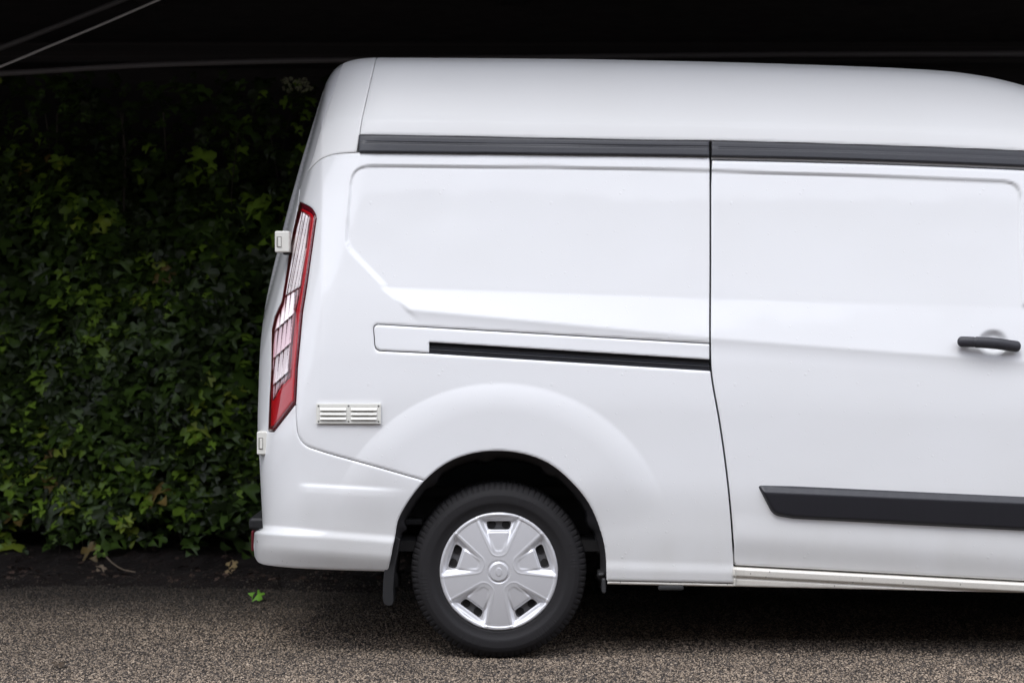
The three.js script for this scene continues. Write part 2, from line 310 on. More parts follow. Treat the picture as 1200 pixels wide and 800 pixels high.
// sliding door
const DOOR = [[834.5, 188], ...along((x) => R2(x) + 4.7, 836, 1234, 30), [1236, 440], [1240, 560], [1242, 682], ...along(poly1([[860, 662], [1200, 680.5], [1250, 683]]), 1240, 862, 20), ...seamX.filter((p) => p[1] > 190 && p[1] < 660).map(([x, y]) => [x + 1.6, y]).reverse()];
const door = add('sliding_door', panel(DOOR, 2, { color: film, gap: 0.25, warp: (x) => R2(x) - R2(834) }), paint, van);
{
  add('door_frame', panel([...along((x) => R2(x) + 0.3, 834, 1238, 30), ...along((x) => R2(x) + 3.1, 1238, 834, 30)], 1, { gap: 0, roll: 0.7, rollDepth: 0.002, lift: () => -0.003 }), paintClean, van);
  const P = rounded([[888, 568.5, 5], [930, 569.5], [1234, 583.5], [1236, 623.5], [930, 607.5], [906, 603.5, 8]]);
  const up = sdPoly(P);
  const lift = (x, y, s) => { const a = y - (568.5 + (x - 888) * 0.0435); return 0.002 + 0.016 * ss(0, 9, a) * ss(0, 3, s) + 0.0006 * noise(x / 5, 3, 7); };
  add('door_moulding', sheet(up, bounds(P), 1.4, { lift, gap: 0, roll: 1.2, rollDepth: 0.002, warp: (x) => (x - 888) * 0.0435 }), trimBlack, door);
  // handle
  const h = group('handle', null, door), zc = zSide(1130, 402) + 0.028;
  const c = new THREE.CatmullRomCurve3([[1122.5, 400.3, -0.006], [1130, 400.3, 0.003], [1148, 401, 0.011], [1168, 402.4, 0.012], [1184, 404.8, 0.005], [1196, 406.4, -0.007]].map(([x, y, z]) => place(x, y, zc + z)));
  const SEG = 120, g = new THREE.TubeGeometry(c, SEG, 0.024, 18), pp = g.attributes.position, cc = c.getPoints(SEG), c2 = c.getSpacedPoints(SEG);
  for (let i = 0; i < pp.count; i++) {
    const k = Math.floor(i / 19), o = c2[k], e = Math.min(k, SEG - k) / SEG * 76, cap = e < 5 ? Math.sqrt(Math.max(0, 1 - (1 - e / 5) ** 2)) : 1, groove = Math.abs(k - 32) < 1.2 ? 0.93 : 1, w = cap * groove * (k < 32 ? 0.95 : lerp(1.02, 1, Math.abs(k - 80) / 45));
    pp.setXYZ(i, o.x + (pp.getX(i) - o.x) * w, o.y + (pp.getY(i) - o.y) * 0.9 * w, o.z + (pp.getZ(i) - o.z) * 0.6 * w);
  }
  g.computeVertexNormals(); add('grip', g, std([0.032, 0.032, 0.038], 0.42, { bumpMap: grainTex, bumpScale: 0.0003 }), door);
  for (const [x, y] of [[1131, 401], [1188, 404.8]]) { const b = add('handle_mount', new RoundedBoxGeometry(0.02, 0.026, 0.05, 3, 0.008), trimBlack, door); b.position.copy(place(x, y, zc - 0.02)); }
  door.remove(h);
}
// sill
{
  const dTop = poly1([[860, 662], [1200, 680.5], [1250, 683]]), P = [...along((x) => dTop(x) + 2.2, 861.5, 1240, 20), ...along(poly1([[861, 687], [1200, 694.5], [1250, 696]]), 1240, 861.5, 20)];
  const lift = (x, y) => { const a = y - dTop(x) - 2; return 0.014 * ss(0, 3, a) - 0.012 * ss(10.5, 12.5, a) + 0.005 * ss(13, 15, a); };
  add('sill', panel(P, 1.2, { lift, gap: 0.1, roll: 1.2, warp: (x) => dTop(x) - dTop(862) }), paintDirty, van);
  const B = [[712, 680.8], [861, 684.3], [861, 687.3], [712, 684.3]];
  add('sill', panel(B, 1, { gap: 0, lift: () => -0.004, roll: 0.8 }), paintDirty, van);
}
// tail lamp
{
  const lampZ = (x, y) => zSide(x, y);
  const lamp = add('tail_light', sheet(lampSd, bounds(LAMP), 1, { gap: 0.7, lift: (x, y, s) => 0.004 * ss(0, 3, s), roll: 1.2, rollDepth: 0.004 }), redDark, van);
  const inset = sdPoly(LAMP.map((p) => p));
  const CLEAR = rounded([[353, 247, 2], [363, 254.5, 3], [357.8, 295], [351.5, 341], [346, 366], [341.6, 410], [340, 441.5], [328, 453.5, 4], [319.5, 470, 2], [319, 432], [320, 390, 4], [325.5, 370, 4], [332, 357, 4], [339.5, 312], [345.5, 274]]);
  const clearSd = sdPoly(CLEAR), edge = sdPoly(rounded([[353, 243, 3], [366, 250, 5], [368.4, 256, 3], [363, 293], [352, 366], [346, 432], [344, 470, 2], [321, 500, 2], [316.5, 500], [317.3, 470], [319, 430], [319.6, 389, 3], [323.5, 374, 4], [331, 356.5, 4], [338.5, 312.5], [344.5, 273]]));
  add('red_lens', sheet((x, y) => Math.min(edge(x, y), -clearSd(x, y), 440 + (x - 340) * -1.0 + 40 - y), bounds(LAMP), 1, { gap: 0.3, lift: (x, y, s) => 0.006 + 0.004 * ss(0, 3, s) }), redLens, lamp);
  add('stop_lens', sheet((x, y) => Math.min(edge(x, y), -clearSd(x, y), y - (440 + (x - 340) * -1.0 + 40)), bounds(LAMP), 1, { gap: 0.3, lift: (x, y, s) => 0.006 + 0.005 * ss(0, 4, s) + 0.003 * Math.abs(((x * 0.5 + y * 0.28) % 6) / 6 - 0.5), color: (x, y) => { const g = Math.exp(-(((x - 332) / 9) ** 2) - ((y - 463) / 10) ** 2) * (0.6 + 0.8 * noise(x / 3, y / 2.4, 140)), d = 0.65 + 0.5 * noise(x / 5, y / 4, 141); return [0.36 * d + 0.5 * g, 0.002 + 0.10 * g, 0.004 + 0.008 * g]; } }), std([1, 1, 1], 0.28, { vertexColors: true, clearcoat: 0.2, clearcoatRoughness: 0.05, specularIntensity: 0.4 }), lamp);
  // clear strip with upright ribs, then angled facets below
  const fall = (x, y) => Math.min(1.5, (zSide(x + 1.5, y) - zSide(x - 1.5, y)) / 3);       // flutes: narrow steps that each face sideways
  const flute = (x, y, edge, w) => { const u = (x - edge) / w, f = u - Math.floor(u); return 0.009 - clamp(fall(x, y) * w * (f - 0.5) * 0.85, -0.009, 0.009); };
  const upperLift = (x, y) => flute(x, y, lerp(351.5, 333.5, (y - 247) / 94), 3.7);
  add('clear_lens', sheet((x, y) => Math.min(clearSd(x, y), 343 - y + (x - 340) * -0.6), bounds(CLEAR), 0.6, { gap: 0.4, lift: upperLift, roll: 0.8 }), std([0.9, 0.89, 0.89], 0.2, { metalness: 0.1, clearcoat: 1, clearcoatRoughness: 0.04 }), lamp);
  add('lens_cover', sheet(lampSd, bounds(LAMP), 1.2, { gap: 1.6, skirt: 0, roll: 4, rollDepth: 0.010, lift: () => 0.030 }), std([1, 0.97, 0.97], 0.03, { transmission: 1 }), lamp);
  const ribMat = std([0.12, 0.10, 0.10], 0.3), ribs = [0.42, 0.7];
  for (const u of ribs) { const pts = []; for (let y = 258; y <= 336; y += 6) { const x = lerp(351.5, 333.5, (y - 247) / 94) + u * 11.5 + 0.5; pts.push(place(x, y, zSide(x, y) + 0.0105)); } add('lamp_rib', new THREE.TubeGeometry(new THREE.CatmullRomCurve3(pts), 24, 0.0009, 5), ribMat, lamp); }
  const cell = (x, y) => { const a = (y - 340 + (x - 340) * 0.9) / 31, b = (x - lerp(346, 337, (y - 350) / 90)) / 9; return [a, b]; };
  const facet = (x, y) => { const [a, b] = cell(x, y), f = a - Math.floor(a); return flute(x, y, 300 - (y - 340) * 0.12, 4.6) + (b < 0 ? 0.006 * f : 0); };
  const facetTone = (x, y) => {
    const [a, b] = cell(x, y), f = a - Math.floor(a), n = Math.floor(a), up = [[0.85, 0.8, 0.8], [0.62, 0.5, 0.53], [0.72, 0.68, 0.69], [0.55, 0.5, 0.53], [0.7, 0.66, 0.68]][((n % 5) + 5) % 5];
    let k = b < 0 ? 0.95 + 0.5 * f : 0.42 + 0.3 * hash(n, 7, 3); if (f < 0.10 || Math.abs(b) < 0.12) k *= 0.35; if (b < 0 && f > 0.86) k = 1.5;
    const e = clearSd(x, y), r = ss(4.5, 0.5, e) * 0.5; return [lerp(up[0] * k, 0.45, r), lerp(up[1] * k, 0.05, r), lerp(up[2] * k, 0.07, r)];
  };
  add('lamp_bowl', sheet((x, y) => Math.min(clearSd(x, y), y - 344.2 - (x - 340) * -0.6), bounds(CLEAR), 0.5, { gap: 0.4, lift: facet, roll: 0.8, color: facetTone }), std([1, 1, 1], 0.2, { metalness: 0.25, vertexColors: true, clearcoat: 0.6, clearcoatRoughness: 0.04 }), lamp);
}
// door hinges
for (const [x, y, w, h] of [[331.5, 283.5, 17, 25], [309.8, 518.5, 15.5, 27]]) {
  const z = y < 400 ? -0.235 : -0.2, k = S * (D - z) / D, hinge = group('hinge', place(x, y, z), van);
  add('hinge_plate', new RoundedBoxGeometry(w * k, h * k, 0.07, 3, 0.006), cream, hinge);
  const n = add('hinge_slot', new RoundedBoxGeometry(w * k * 0.34, h * k * 0.5, 0.006, 2, 0.002), std([0.3, 0.29, 0.27], 0.6), hinge); n.position.set(-w * k * 0.2, 0, 0.035);
  const s = add('hinge_stop', new RoundedBoxGeometry(w * k * 0.2, h * k * 0.42, 0.008, 2, 0.002), cream, hinge); s.position.set(-w * k * 0.16, -0.002, 0.037);
  const f = add('hinge_foot', new RoundedBoxGeometry(w * k * 0.4, 0.012, 0.05, 2, 0.003), blackPlastic, hinge); f.position.set(w * k * 0.25, -h * k * 0.53, 0);
}
// louvred vent
{
  const zz = zSide(408, 484) + 0.004, k = S * (D - zz) / D, vent = group('vent', place(408.5, 484.5, zz), van);
  const yaw = Math.atan2(zSide(446, 484) - zSide(371, 484), 75 * S), ww = 75 * k, hh = 22.5 * k;
  vent.rotation.y = -yaw;
  const sh = new THREE.Shape(); sh.moveTo(-ww / 2, -hh / 2); sh.lineTo(ww / 2, -hh / 2); sh.lineTo(ww / 2, hh / 2); sh.lineTo(-ww / 2, hh / 2);
  for (const c of [-1, 1]) { const x = c * 18 * k, a = 15 * k, b = 8.2 * k, q = new THREE.Path(); q.moveTo(x - a, -b); q.lineTo(x - a, b); q.lineTo(x + a, b); q.lineTo(x + a, -b); sh.holes.push(q); }
  add('vent_frame', new THREE.ExtrudeGeometry(sh, { depth: 0.006, bevelEnabled: true, bevelSize: 0.0015, bevelThickness: 0.0015, bevelSegments: 2 }), cream, vent);
  for (const c of [-1, 1]) for (let r = -1; r <= 1; r++) { const l = add('louver', new RoundedBoxGeometry(30.5 * k, 0.0035, 0.02, 2, 0.0015), cream, vent); l.position.set(c * 18 * k, (r * 5.4 + 0.6) * k, 0.008); l.rotation.x = 0.9; }
  for (const x of [-35.2, 0, 35.2]) for (const y of [-9, 9]) { const s = add('screw', new THREE.SphereGeometry(0.004, 10, 6), screwMat, vent); s.scale.z = 0.5; s.position.set(x * k, y * k, 0.0075); }
}
// wheel arch liner, mud flap, underbody
{
  const A = ARCH.map(([x, y]) => [x, y]), pos = [], idx = [], zs = [-0.012, -0.05, -0.09, -0.2, -0.42], grow = [0, 0.4, -6, -8, -10];
  A.forEach(([x, y], i) => zs.forEach((z, j) => { const r = Math.hypot(x - 585, y - 660) || 1, g = grow[j] + (j > 1 && i % 10 < 2 ? -4 : 0), p = place(x + (x - 585) / r * g, y + (y - 660) / r * g, zSide(x, y) + z); pos.push(p.x, p.y, p.z); }));
  for (let i = 0; i < A.length - 1; i++) for (let j = 0; j < zs.length - 1; j++) { const a = i * zs.length + j, b = a + zs.length; idx.push(a, b, a + 1, a + 1, b, b + 1); }
  const g = new THREE.BufferGeometry(); g.setAttribute('position', new THREE.Float32BufferAttribute(pos, 3)); g.setIndex(idx); g.computeVertexNormals();
  add('wheel_arch_liner', g, std([0.036, 0.034, 0.036], 0.7), van);
  const F = new THREE.Shape(curve([[463.5, 629], [456.5, 642], [451.5, 665], [449.5, 690], [451, 707], [459, 708], [460, 690], [462, 665], [466, 645], [468, 632]], 4).map(([x, y]) => { const p = place(x, y, -0.05); return new THREE.Vector2(p.x, p.y); }));
  const fg = new THREE.ExtrudeGeometry(F, { depth: 0.19, bevelEnabled: true, bevelSize: 0.003, bevelThickness: 0.006, bevelSegments: 2, steps: 1 }); fg.translate(0, 0, -0.24);
  add('mud_flap', fg, std([0.014, 0.014, 0.015], 0.55), van);
  const bits = [];
  for (const [x, y, w, h, z] of [[703, 634, 12, 26, -0.2], [704, 671, 8, 5, -0.12], [707, 684, 5, 18, -0.1], [484, 610, 26, 8, -0.3]]) { const b = new RoundedBoxGeometry(w * S, h * S, 0.12, 2, 0.008); const p = place(x, y, z); b.translate(p.x, p.y, p.z); bits.push(b); }
  add('liner_bracket', mergeGeometries(bits), std([0.03, 0.03, 0.031], 0.6), van);
}
const wheelRadius = 0.348, wheelAt = place(584.5, 669.5, -0.06);
function makeWheel() {
  const w = group('wheel', new THREE.Vector3(wheelAt.x, wheelRadius, -0.06), van);
  const U = S * 1.0086, prof = [[66, -0.02], [69, -0.006], [72, 0.0], [75, -0.003], [79, 0.006], [82, 0.0085], [84, 0.0075], [88, 0.0085], [90, 0.007], [92.2, 0.003], [94, 0.0005], [95.5, -0.006], [98.6, -0.014], [100.6, -0.023], [101.7, -0.034], [102.1, -0.055], [102.3, -0.10], [102.3, -0.15], [101.8, -0.19], [98, -0.215], [88, -0.23], [70, -0.22], [64, -0.2]];
  const N = 1080, n = prof.length, pos = [], idx = [], nor = [];
  for (let i = 0; i <= N; i++) {
    const a = i / N * Math.PI * 2, c = Math.cos(a), s = Math.sin(a), f = (i * 90 / N) % 1, f2 = ((i * 90 / N) + 0.5) % 1;
    prof.forEach(([r, z], j) => {
      let rad = r * (1 + Math.max(0, r - 84) / 18.3 * 0.0157) * U, zz = z;
      const notch = (f < 0.26 ? 1 : 0);
      if (j >= 12 && j <= 15) { rad -= notch * 0.0025; zz -= notch * 0.0016; }
      if (j === 11) { zz -= notch * 0.0012; }
      if (j > 15 && j < 19) rad -= (f2 < 0.2 ? 0.005 : 0);
      if (j >= 7 && j <= 8) zz += 0.0006 * ((hash(Math.floor(i / 3), 5) > 0.5 && (i % 180) < 70) ? 1 : 0);
      let y = rad * s; if (y < -wheelRadius + 0.001) { y = -wheelRadius + 0.001; }
      pos.push(rad * c, y, zz);
    });
  }
  for (let i = 0; i < N; i++) for (let j = 0; j < n - 1; j++) { const p = i * n + j, q = p + n; idx.push(p, p + 1, q, q, p + 1, q + 1); }
  const g = new THREE.BufferGeometry(); g.setAttribute('position', new THREE.Float32BufferAttribute(pos, 3)); g.setIndex(idx); g.computeVertexNormals();
  g.setAttribute('uv', new THREE.Float32BufferAttribute(pos.filter((_, i) => i % 3 < 2), 2));
  add('tyre', g, rubber, w);
  // steel wheel behind the cover
  const disc = [new THREE.CylinderGeometry(69 * U, 69 * U, 0.02, 48).rotateX(Math.PI / 2).translate(0, 0, -0.05)];
  add('rim', mergeGeometries(disc), steelDark, w);
  const holeGeo = new THREE.CylinderGeometry(4.6 * U, 4.6 * U, 0.01, 16).rotateX(Math.PI / 2);
  for (let k = 0; k < 5; k++) for (const t of [-8, 8]) { const a = Math.PI / 2 + k * Math.PI * 0.4, h = add('rim_hole', holeGeo, underMat, w); h.position.set((54 * Math.cos(a) - t * Math.sin(a)) * U, (54 * Math.sin(a) + t * Math.cos(a)) * U, -0.0385); }
  // wheel cover: five broad spokes between wedge pockets
  const pk = sdPoly(rounded([[21, -6, 5], [64.5, -26, 5], [64.5, 26, 5], [21, 6, 5]])), sh = sdPoly(rounded([[23, -5.5, 4], [46.5, -12, 2.5], [46.5, 12, 2.5], [23, 5.5, 4]])), ho = sdPoly(rounded([[48.5, -13, 4], [58.5, -15, 4], [58.5, 15, 4], [48.5, 13, 4]]));
  const local = (x, y) => { let a = Math.atan2(y, x) - Math.PI / 2; a -= Math.round(a / (Math.PI * 0.4)) * Math.PI * 0.4; const r = Math.hypot(x, y); return [r * Math.cos(a), r * Math.sin(a), r]; };
  const zc = (x, y) => {
    const [p, t, r] = local(x, y);
    let z = 0.012 - 0.016 * (r / 70) ** 2 + 0.0035 * ss(64.5, 66, r) * (1 - ss(68, 70, r)) - 0.004 * ss(68.5, 70, r);
    const q = pk(p, t); z -= ss(-1, 5, q) * lerp(0.002, 0.020, clamp((p - 20) / 36)) * (1 - 0.75 * ss(58, 64, p));
    z += 0.0012 * (1 - ss(0, 1.6, Math.abs(q + 2.4)));
    z += ss(-2, 1, sh(p, t)) * lerp(0.001, 0.009, clamp((p - 22) / 25));
    z += r < 14 ? 0.004 * (1 - ss(10.4, 11.4, r)) - 0.003 * ss(10.6, 11.5, r) * (1 - ss(12.5, 14, r)) : 0;
    z += 0.0016 * (1 - ss(4.5, 5.5, Math.hypot(x * 1.5, y)));
    return z;
  };
  const dsd = (x, y) => { const [p, t, r] = local(x, y); return Math.min(70 - r, -ho(p, t)); };
  const step = 0.7, M = 202, P2 = [], I2 = [], map = new Map(), val = (i, j) => dsd((i - M / 2) * step, (j - M / 2) * step);
  const vt = (x, y, key) => { let v = map.get(key); if (v === undefined) { map.set(key, v = P2.length / 3); P2.push(x * U, y * U, zc(x, y)); } return v; };
  const V = new Float32Array((M + 1) * (M + 1)); for (let j = 0; j <= M; j++) for (let i = 0; i <= M; i++) V[j * (M + 1) + i] = val(i, j);
  const xy = (n) => [(n % (M + 1) - M / 2) * step, (Math.floor(n / (M + 1)) - M / 2) * step], rim = [];
  const cn = (n) => vt(...xy(n), n), ct = (a, b) => { if (a > b) [a, b] = [b, a]; const t = V[a] / (V[a] - V[b]), [ax, ay] = xy(a), [bx, by] = xy(b); return vt(lerp(ax, bx, t), lerp(ay, by, t), a * 1e6 + b + 0.5); };
  const tr = (a, b, c) => { const v = [a, b, c], n = v.map((q) => V[q] > 0), k = n[0] + n[1] + n[2]; if (k === 3) I2.push(cn(a), cn(b), cn(c)); else if (k === 1) { const i = n.indexOf(true), p = v[i], q = v[(i + 1) % 3], r = v[(i + 2) % 3], u = ct(p, q), w2 = ct(p, r); I2.push(cn(p), u, w2); rim.push([u, w2]); } else if (k === 2) { const i = n.indexOf(false), p = v[i], q = v[(i + 1) % 3], r = v[(i + 2) % 3], u = ct(p, q), w2 = ct(p, r); I2.push(u, cn(q), cn(r), u, cn(r), w2); rim.push([w2, u]); } };
  for (let j = 0; j < M; j++) for (let i = 0; i < M; i++) { const a = j * (M + 1) + i, b = a + 1, c = a + M + 1, d = c + 1; tr(a, b, c); tr(b, d, c); }
  const cg = new THREE.BufferGeometry(); cg.setAttribute('position', new THREE.Float32BufferAttribute(P2, 3)); cg.setIndex(I2); cg.computeVertexNormals();
  const sk = [], si = []; for (const [u, v] of rim) { const b = sk.length / 3; for (const q of [u, v]) sk.push(P2[q * 3], P2[q * 3 + 1], P2[q * 3 + 2], P2[q * 3], P2[q * 3 + 1], P2[q * 3 + 2] - 0.016); si.push(b, b + 1, b + 2, b + 2, b + 1, b + 3); }
  const sg = new THREE.BufferGeometry(); sg.setAttribute('position', new THREE.Float32BufferAttribute(sk, 3)); sg.setIndex(si); sg.computeVertexNormals();
  add('wheel_cover', mergeGeometries([cg, sg]), silver, w);
  return w;
}
const wheel = makeWheel();
{
  const f = wheel.clone(); f.position.x = place(1578, 0, -0.06).x; van.add(f);
  for (const x of [wheel.position.x, f.position.x]) { const r = wheel.clone(); r.rotation.y = Math.PI; r.position.set(x, wheelRadius, -1.91); van.add(r); }
}
// front of the van, roof, far side
{
  const FARCH = curve([[1440, 760], [1448, 650], [1470, 605], [1520, 560], [1578, 546], [1636, 560], [1686, 605], [1708, 660], [1712, 760]], 5), fa = sdPoly(FARCH);
  const CAB = [[1239, R2(1240)], ...along((x) => Math.max(R2(x), T(x) + 10), 1240, 1640, 30), [1660, 420], [1652, 520], [1640, 560], [1470, 600], [1445, 650], [1440, 690], [1246, 686], [1242, 560], [1238, 440]], cs = sdPoly(CAB);
  const WIN = rounded([[1280, 230, 10], [1370, 232, 10], [1500, 305], [1610, 392, 14], [1600, 415, 10], [1280, 392, 10]]), ws = sdPoly(WIN);
  const cab = add('cab_door', sheet((x, y) => Math.min(cs(x, y), -ws(x, y), -fa(x, y)), bounds(CAB), 5, { color: film }), paint, van);
  add('window', sheet(ws, bounds(WIN), 6, { gap: -1, lift: () => -0.006, skirt: 0 }), glassMat, cab);
  const FR = [...along((x) => T(x) + 0.5, 1642, 1880, 20), [1900, 545], [1905, 600], [1900, 670], [1885, 700], [1440, 696], [1440, 690], [1640, 562], [1654, 520], [1662, 420]], fs = sdPoly(FR);
  const wing = add('front_wing', sheet((x, y) => Math.min(fs(x, y), -fa(x, y)), bounds(FR), 5, { color: film }), paint, van);
  const HL = rounded([[1770, 470, 8], [1878, 512, 8], [1890, 560, 6], [1800, 530, 10]]);
  add('headlight', panel(HL, 4, { lift: () => 0.006 }), chrome, wing);
  const UP = [...along((x) => T(x) + 0.4, 1238, 1392, 20), [1396, 200], ...along((x) => R2(x) - 1, 1380, 1240, 12)];
  add('high_roof_side', panel(UP, 4, { color: film }), paintRoof, van);
  // skins that run across the van from this side to the far side
  const across = (pts, name, mat, o = {}) => {
    const pos = [], idx = [], uv = [], M = 10; let bow = o.bow ?? [0, 0];
    pts.forEach(([x, y]) => { const z = zSide(x, y) - 0.004, p = place(x, y, z); for (let j = 0; j <= M; j++) { const t = lerp(o.from ?? 0, o.to ?? 1, j / M), b = 4 * t * (1 - t); pos.push(p.x + bow[0] * b, p.y + bow[1] * b, lerp(z, -1.97 - z, t)); uv.push(p.x, t * 2); } });
    for (let i = 0; i < pts.length - 1; i++) for (let j = 0; j < M; j++) { const a = i * (M + 1) + j, b = a + M + 1; idx.push(a, b, a + 1, a + 1, b, b + 1); }
    const g = new THREE.BufferGeometry(); g.setAttribute('position', new THREE.Float32BufferAttribute(pos, 3)); g.setAttribute('uv', new THREE.Float32BufferAttribute(uv, 2)); g.setIndex(idx); g.computeVertexNormals();
    return add(name, g, mat, van);
  };
  across(along((x) => T(x) + 0.6, 384, 1396, 90), 'roof', paintClean, { bow: [0, 0.02] });
  across(along((x) => T(x) + 0.6, 1396, 1640, 20), 'windscreen', glassMat);
  across(along((x) => T(x) + 0.6, 1640, 1880, 20), 'bonnet', paintClean);
  across([[1879, 500], [1900, 545], [1904, 600], [1899, 668], [1884, 699]], 'front_panel', paintClean);
  const back = [...leftEdge(96, 612, 40, 1.2)];
  across(back, 'rear_door', paintClean, { from: 0, to: 0.498 }); across(back, 'rear_door', paintClean, { from: 0.502, to: 1 });
  across([[305, 622.5], [298.5, 624], [297.6, 640], [299, 653], [304, 659]], 'rear_bumper', paintClean);
  // far side
  const OUT = [...leftEdge(655, 110, 30, 0.5), ...along(T, 382, 1880, 120), [1900, 545], [1904, 600], [1899, 668], [1884, 699], [1440, 690], [860, 684], [712, 681], [455, 669]];
  const rear2 = archSd, g = sheet((x, y) => Math.min(sdPoly(OUT)(x, y), -rear2(x, y), -fa(x, y)), bounds(OUT), 10, { skirt: 0, gap: 0.3 }), p = g.attributes.position, nn = g.attributes.normal;
  for (let i = 0; i < p.count; i++) { p.setZ(i, -1.97 - p.getZ(i)); nn.setZ(i, -nn.getZ(i)); }
  const ix = g.index.array; for (let i = 0; i < ix.length; i += 3) { const t = ix[i]; ix[i] = ix[i + 1]; ix[i + 1] = t; }
  add('far_side_panel', g, paintClean, van);
  // floor, axle, springs, exhaust
  const box = (x0, x1, y0, y1, z0, z1) => { const a = place(x0, 0, 0).x, b = place(x1, 0, 0).x; const q = new THREE.BoxGeometry(b - a, y1 - y0, z1 - z0); q.translate((a + b) / 2, (y0 + y1) / 2, (z0 + z1) / 2); return q; };
  const und = [box(345, 1860, 0.42, 0.46, -1.85, -0.12), box(720, 1430, 0.32, 0.44, -1.8, -0.2), box(345, 456, 0.36, 0.44, -1.8, -0.2), box(455, 715, 0.62, 0.66, -1.9, -0.3), box(455, 715, 0.4, 0.64, -1.72, -0.34), box(1445, 1710, 0.62, 0.66, -1.9, -0.3), box(1445, 1710, 0.3, 0.64, -1.7, -0.34)];
  const ax = new THREE.CylinderGeometry(0.05, 0.05, 1.6, 12).rotateX(Math.PI / 2); ax.translate(wheelAt.x, wheelRadius, -0.98);
  add('underbody', mergeGeometries([...und.map((q) => q.toNonIndexed()), ax.toNonIndexed()]), underMat, van);
  const ex = new RoundedBoxGeometry(0.10, 0.02, 0.12, 2, 0.008); const q = place(785, 686.5, -0.09); ex.translate(q.x, q.y, q.z); add('jacking_point', ex, std([0.02, 0.02, 0.02], 0.8), van);
}

// ---------------------------------------------------------------- ground
function soilY(x, z) { const front = -1.86 + 0.3 * (fbm(x * 1.4, 2, 60) - 0.5) + 0.08 * (noise(x * 9, z * 9, 63) - 0.5), t = ss(front, front - 0.3, z); return -0.012 + t * (0.02 + 0.05 * fbm(x * 6, z * 6, 61) + 0.03 * noise(x * 28, z * 28, 62)) + 0.10 * ss(-2.3, -2.9, z); }
{
  const road = new THREE.PlaneGeometry(160, 160, 1, 1).rotateX(-Math.PI / 2), uv = road.attributes.uv, p = road.attributes.position;
  for (let i = 0; i < p.count; i++) uv.setXY(i, p.getX(i), p.getZ(i));
  const n = 1024, cells = 110, f1 = new Float32Array(n * n), idc = new Float32Array(n * n);   // a metre of exposed aggregate
  for (let j = 0; j < n; j++) for (let i = 0; i < n; i++) {
    const x = i / n * cells, y = j / n * cells, a = Math.floor(x), b = Math.floor(y); let d = 9, id = 0;
    for (let q = -1; q <= 1; q++) for (let r = -1; r <= 1; r++) { const u = ((a + q) % cells + cells) % cells, v = ((b + r) % cells + cells) % cells, e = Math.hypot(a + q + hash(u, v, 1) - x, b + r + hash(u, v, 2) - y); if (e < d) { d = e; id = hash(u, v, 3); } }
    f1[j * n + i] = d; idc[j * n + i] = id;
  }
  const tones = [[0.5, 0.45, 0.4], [0.62, 0.58, 0.52], [0.4, 0.37, 0.34], [0.3, 0.28, 0.26], [0.56, 0.5, 0.42]];
  const col = texture(n, (i, j) => { const k = j * n + i, t = tones[Math.floor(idc[k] * 4.999)], e = 1 - 0.6 * ss(0.3, 0.65, f1[k]); return t.map((c) => c * e); }, true);
  const bmp = texture(n, (i, j) => 1 - ss(0.1, 0.7, f1[j * n + i]));
  const m = std([0.36, 0.325, 0.285], 0.75, { map: col, bumpMap: bmp, bumpScale: 0.005 });
  const o = add('road', road, m); o.userData.kind = 'structure'; o.userData.label = 'rough wet road of pale exposed gravel in dark binder';
  // the loose top stones of that surface
  const variants = [];
  for (let v = 0; v < 2; v++) { const g = new THREE.IcosahedronGeometry(1, 0), q = g.attributes.position; for (let i = 0; i < q.count; i++) { const h = 0.75 + 0.5 * hash(Math.round(q.getX(i) * 50), Math.round(q.getY(i) * 50) + Math.round(q.getZ(i) * 90), v); q.setXYZ(i, q.getX(i) * h, q.getY(i) * h * 0.8, q.getZ(i) * h); } g.computeVertexNormals(); variants.push(g); }
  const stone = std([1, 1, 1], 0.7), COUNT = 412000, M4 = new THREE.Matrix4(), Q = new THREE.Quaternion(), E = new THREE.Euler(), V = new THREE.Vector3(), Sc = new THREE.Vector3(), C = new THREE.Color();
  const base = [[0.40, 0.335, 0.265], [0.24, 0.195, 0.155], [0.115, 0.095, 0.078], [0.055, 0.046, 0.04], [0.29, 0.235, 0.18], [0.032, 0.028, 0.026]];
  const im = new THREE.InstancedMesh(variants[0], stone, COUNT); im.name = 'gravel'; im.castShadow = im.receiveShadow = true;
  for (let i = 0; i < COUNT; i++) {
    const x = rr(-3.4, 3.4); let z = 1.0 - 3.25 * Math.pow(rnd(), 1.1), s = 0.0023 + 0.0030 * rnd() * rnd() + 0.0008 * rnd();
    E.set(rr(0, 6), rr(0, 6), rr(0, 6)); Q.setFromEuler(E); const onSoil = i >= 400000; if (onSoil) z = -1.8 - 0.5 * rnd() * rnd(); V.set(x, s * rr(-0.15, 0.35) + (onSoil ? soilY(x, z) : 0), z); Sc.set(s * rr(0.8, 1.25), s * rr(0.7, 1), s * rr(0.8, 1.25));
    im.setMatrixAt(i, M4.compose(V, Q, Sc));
    const t = base[Math.min(5, Math.floor(rnd() * 6))], dirtShade = ss(-0.55, -1.8, z + 0.45 * (fbm(x * 2, z * 4, 45) - 0.5)), b = rr(0.7, 1.2) * (0.5 + 0.95 * fbm(x * 1.1, z * 2.0, 40)) * (1 - 0.72 * dirtShade); im.setColorAt(i, C.setRGB(t[0] * b * 0.94, t[1] * b * 0.89, t[2] * b * 0.83));  // darkens stones towards the verge: dirt wash, plus shade painted into the colour
  }
  scene.add(im); tag(im, 'small pale and dark stones bedded in the road surface', 'gravel', null, 'stuff');
}
